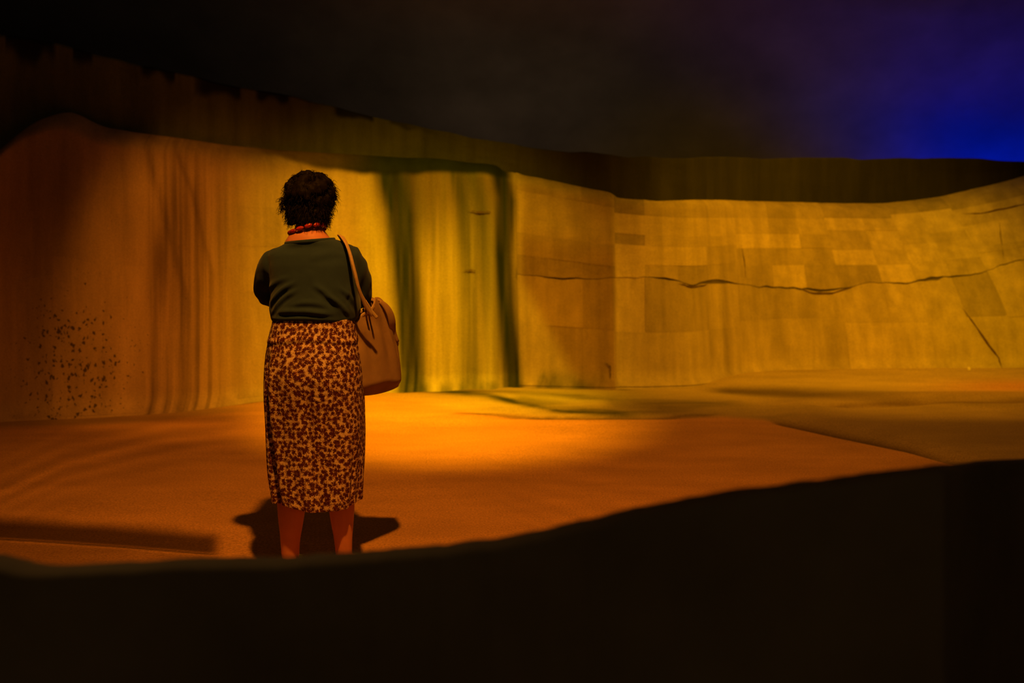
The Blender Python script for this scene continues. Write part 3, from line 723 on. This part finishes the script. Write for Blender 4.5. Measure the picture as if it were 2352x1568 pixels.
# ------------------------------------------------------------------ tote bag on the right shoulder
BX, BY = PX0+.262, PY0+.13
bag = bpy.data.objects.new('tote_bag', None); C.objects.link(bag); bag.location = (BX, BY, .752)
tag(bag, 'tan canvas tote bag hanging from the right shoulder, beside the floral skirt', 'bag')
ns, nt = 46, 44; ang = math.radians(62); ax = Vector((math.cos(ang), math.sin(ang), 0)); nx_ = Vector((math.sin(ang), -math.cos(ang), 0))
S, T = np.meshgrid(np.linspace(-1, 1, ns), np.linspace(0, 1, nt), indexing='ij')
def bag_side(sgn):
    peak = .405-np.where(S < 0, .10, .215)*np.abs(S)*sm(.05, .5, np.abs(S))**.6
    Zb = T*peak
    wd = .172*(1-.03*(1-T))+.008*np.sin(T*5)
    th = (.050*(1-np.abs(S)**3)**.5*(.35+.65*sm(0, .15, T))*(1-.72*T)+.004)
    cre = .007*np.sin(S*9+T*5)*sm(.1, .5, T)*(1-np.abs(S)**4)+.006*np.sin((S*.5+T)*17)*sm(.5, .9, T)*(1-np.abs(S)**4)
    sag = -.012*(1-S**2)*(1-T)
    q = S*wd; k = sgn*th+cre
    return np.stack([ax.x*q+nx_.x*k, ax.y*q+nx_.y*k, Zb+sag+.012], -1)
for nm, sg in (('front', 1), ('back', -1)): pass
Va, Vb = bag_side(1), bag_side(-1)
Va_, Vb_ = Va.reshape(-1, 3), Vb.reshape(-1, 3); n1 = ns*nt
fc_ = []
for i in range(ns-1):
    for k in range(nt-1):
        a = i*nt+k; fc_.append((a, a+nt, a+nt+1, a+1)); fc_.append((n1+a+1, n1+a+nt+1, n1+a+nt, n1+a))
    a = i*nt; fc_.append((a+nt, a, n1+a, n1+a+nt))
for k in range(nt-1):
    fc_.append((k, k+1, n1+k+1, n1+k)); a = (ns-1)*nt+k; fc_.append((a+1, a, n1+a, n1+a+1))
me = bpy.data.meshes.new('bag_body'); me.from_pydata(np.concatenate([Va_, Vb_]).tolist(), [], fc_)
me.polygons.foreach_set('use_smooth', [True]*len(me.polygons))
bb = link('bag_body', me, M_BAG, bag); so = bb.modifiers.new('cloth', 'SOLIDIFY'); so.thickness = .003; so.offset = 0
# turned-over hem along the mouth
for V_ in (Va, Vb):
    bm = bmesh.new(); e = [Vector(p) for p in V_[:, -1]]
    tube(bm, [p+Vector((0, 0, -.010)) for p in e], [(.003, .009)]*len(e), 8, flat=tuple(nx_)); me = bpy.data.meshes.new('hem'); bm.to_mesh(me); bm.free()
    me.polygons.foreach_set('use_smooth', [True]*len(me.polygons)); link('hem', me, M_STRAP, bag)
bm = bmesh.new(); k0 = ns//2+1; e = [Vector(p)+nx_*(.006+.006*math.sin(math.pi*q/(ns-k0)))-Vector((0, 0, .020)) for q, p in enumerate(Va[k0:-3, -1])]
tube(bm, e, [(.004, .006+.014*math.sin(math.pi*(q+.5)/len(e))) for q in range(len(e))], 10, flat=tuple(nx_)); me = bpy.data.meshes.new('flap'); bm.to_mesh(me); bm.free()
me.polygons.foreach_set('use_smooth', [True]*len(me.polygons)); link('flap', me, M_BAG, bag)
def strap(pts):
    bm = bmesh.new(); p, r = curve_pts([Vector(q)+Vector((PX0-BX, PY0-BY, -.752)) for q in pts], [(.0026, .0075)]*len(pts), 8)
    tube(bm, p, r, 8, flat=(.6, -.8, 0)); me = bpy.data.meshes.new('strap'); bm.to_mesh(me); bm.free()
    me.polygons.foreach_set('use_smooth', [True]*len(me.polygons)); link('strap', me, M_STRAP, bag)
strap([(.29, -.02, 1.09), (.262, -.045, 1.13), (.232, -.105, 1.20), (.215, -.128, 1.28), (.190, -.112, 1.365), (.160, -.060, 1.418), (.140, -.005, 1.432), (.145, .06, 1.405), (.165, .105, 1.34), (.20, .09, 1.20), (.275, .0, 1.10)])
strap([(.27, -.03, 1.10), (.246, -.075, 1.15), (.226, -.118, 1.225), (.206, -.124, 1.30), (.180, -.100, 1.385), (.146, -.045, 1.428), (.126, .0, 1.436), (.132, .06, 1.408), (.155, .11, 1.33), (.19, .09, 1.2), (.255, .0, 1.11)])

pu_, pv_ = inv(2199, 838); pw = wall(np.array(pu_), np.array(0.0))
tag(lump('pebble', (.02, .018, .025), M_PEBBLE, None, (float(pw[0])+.0, float(pw[1])-.16, .06), 3), 'small pale pebble lying at the foot of the right wall', 'stone')
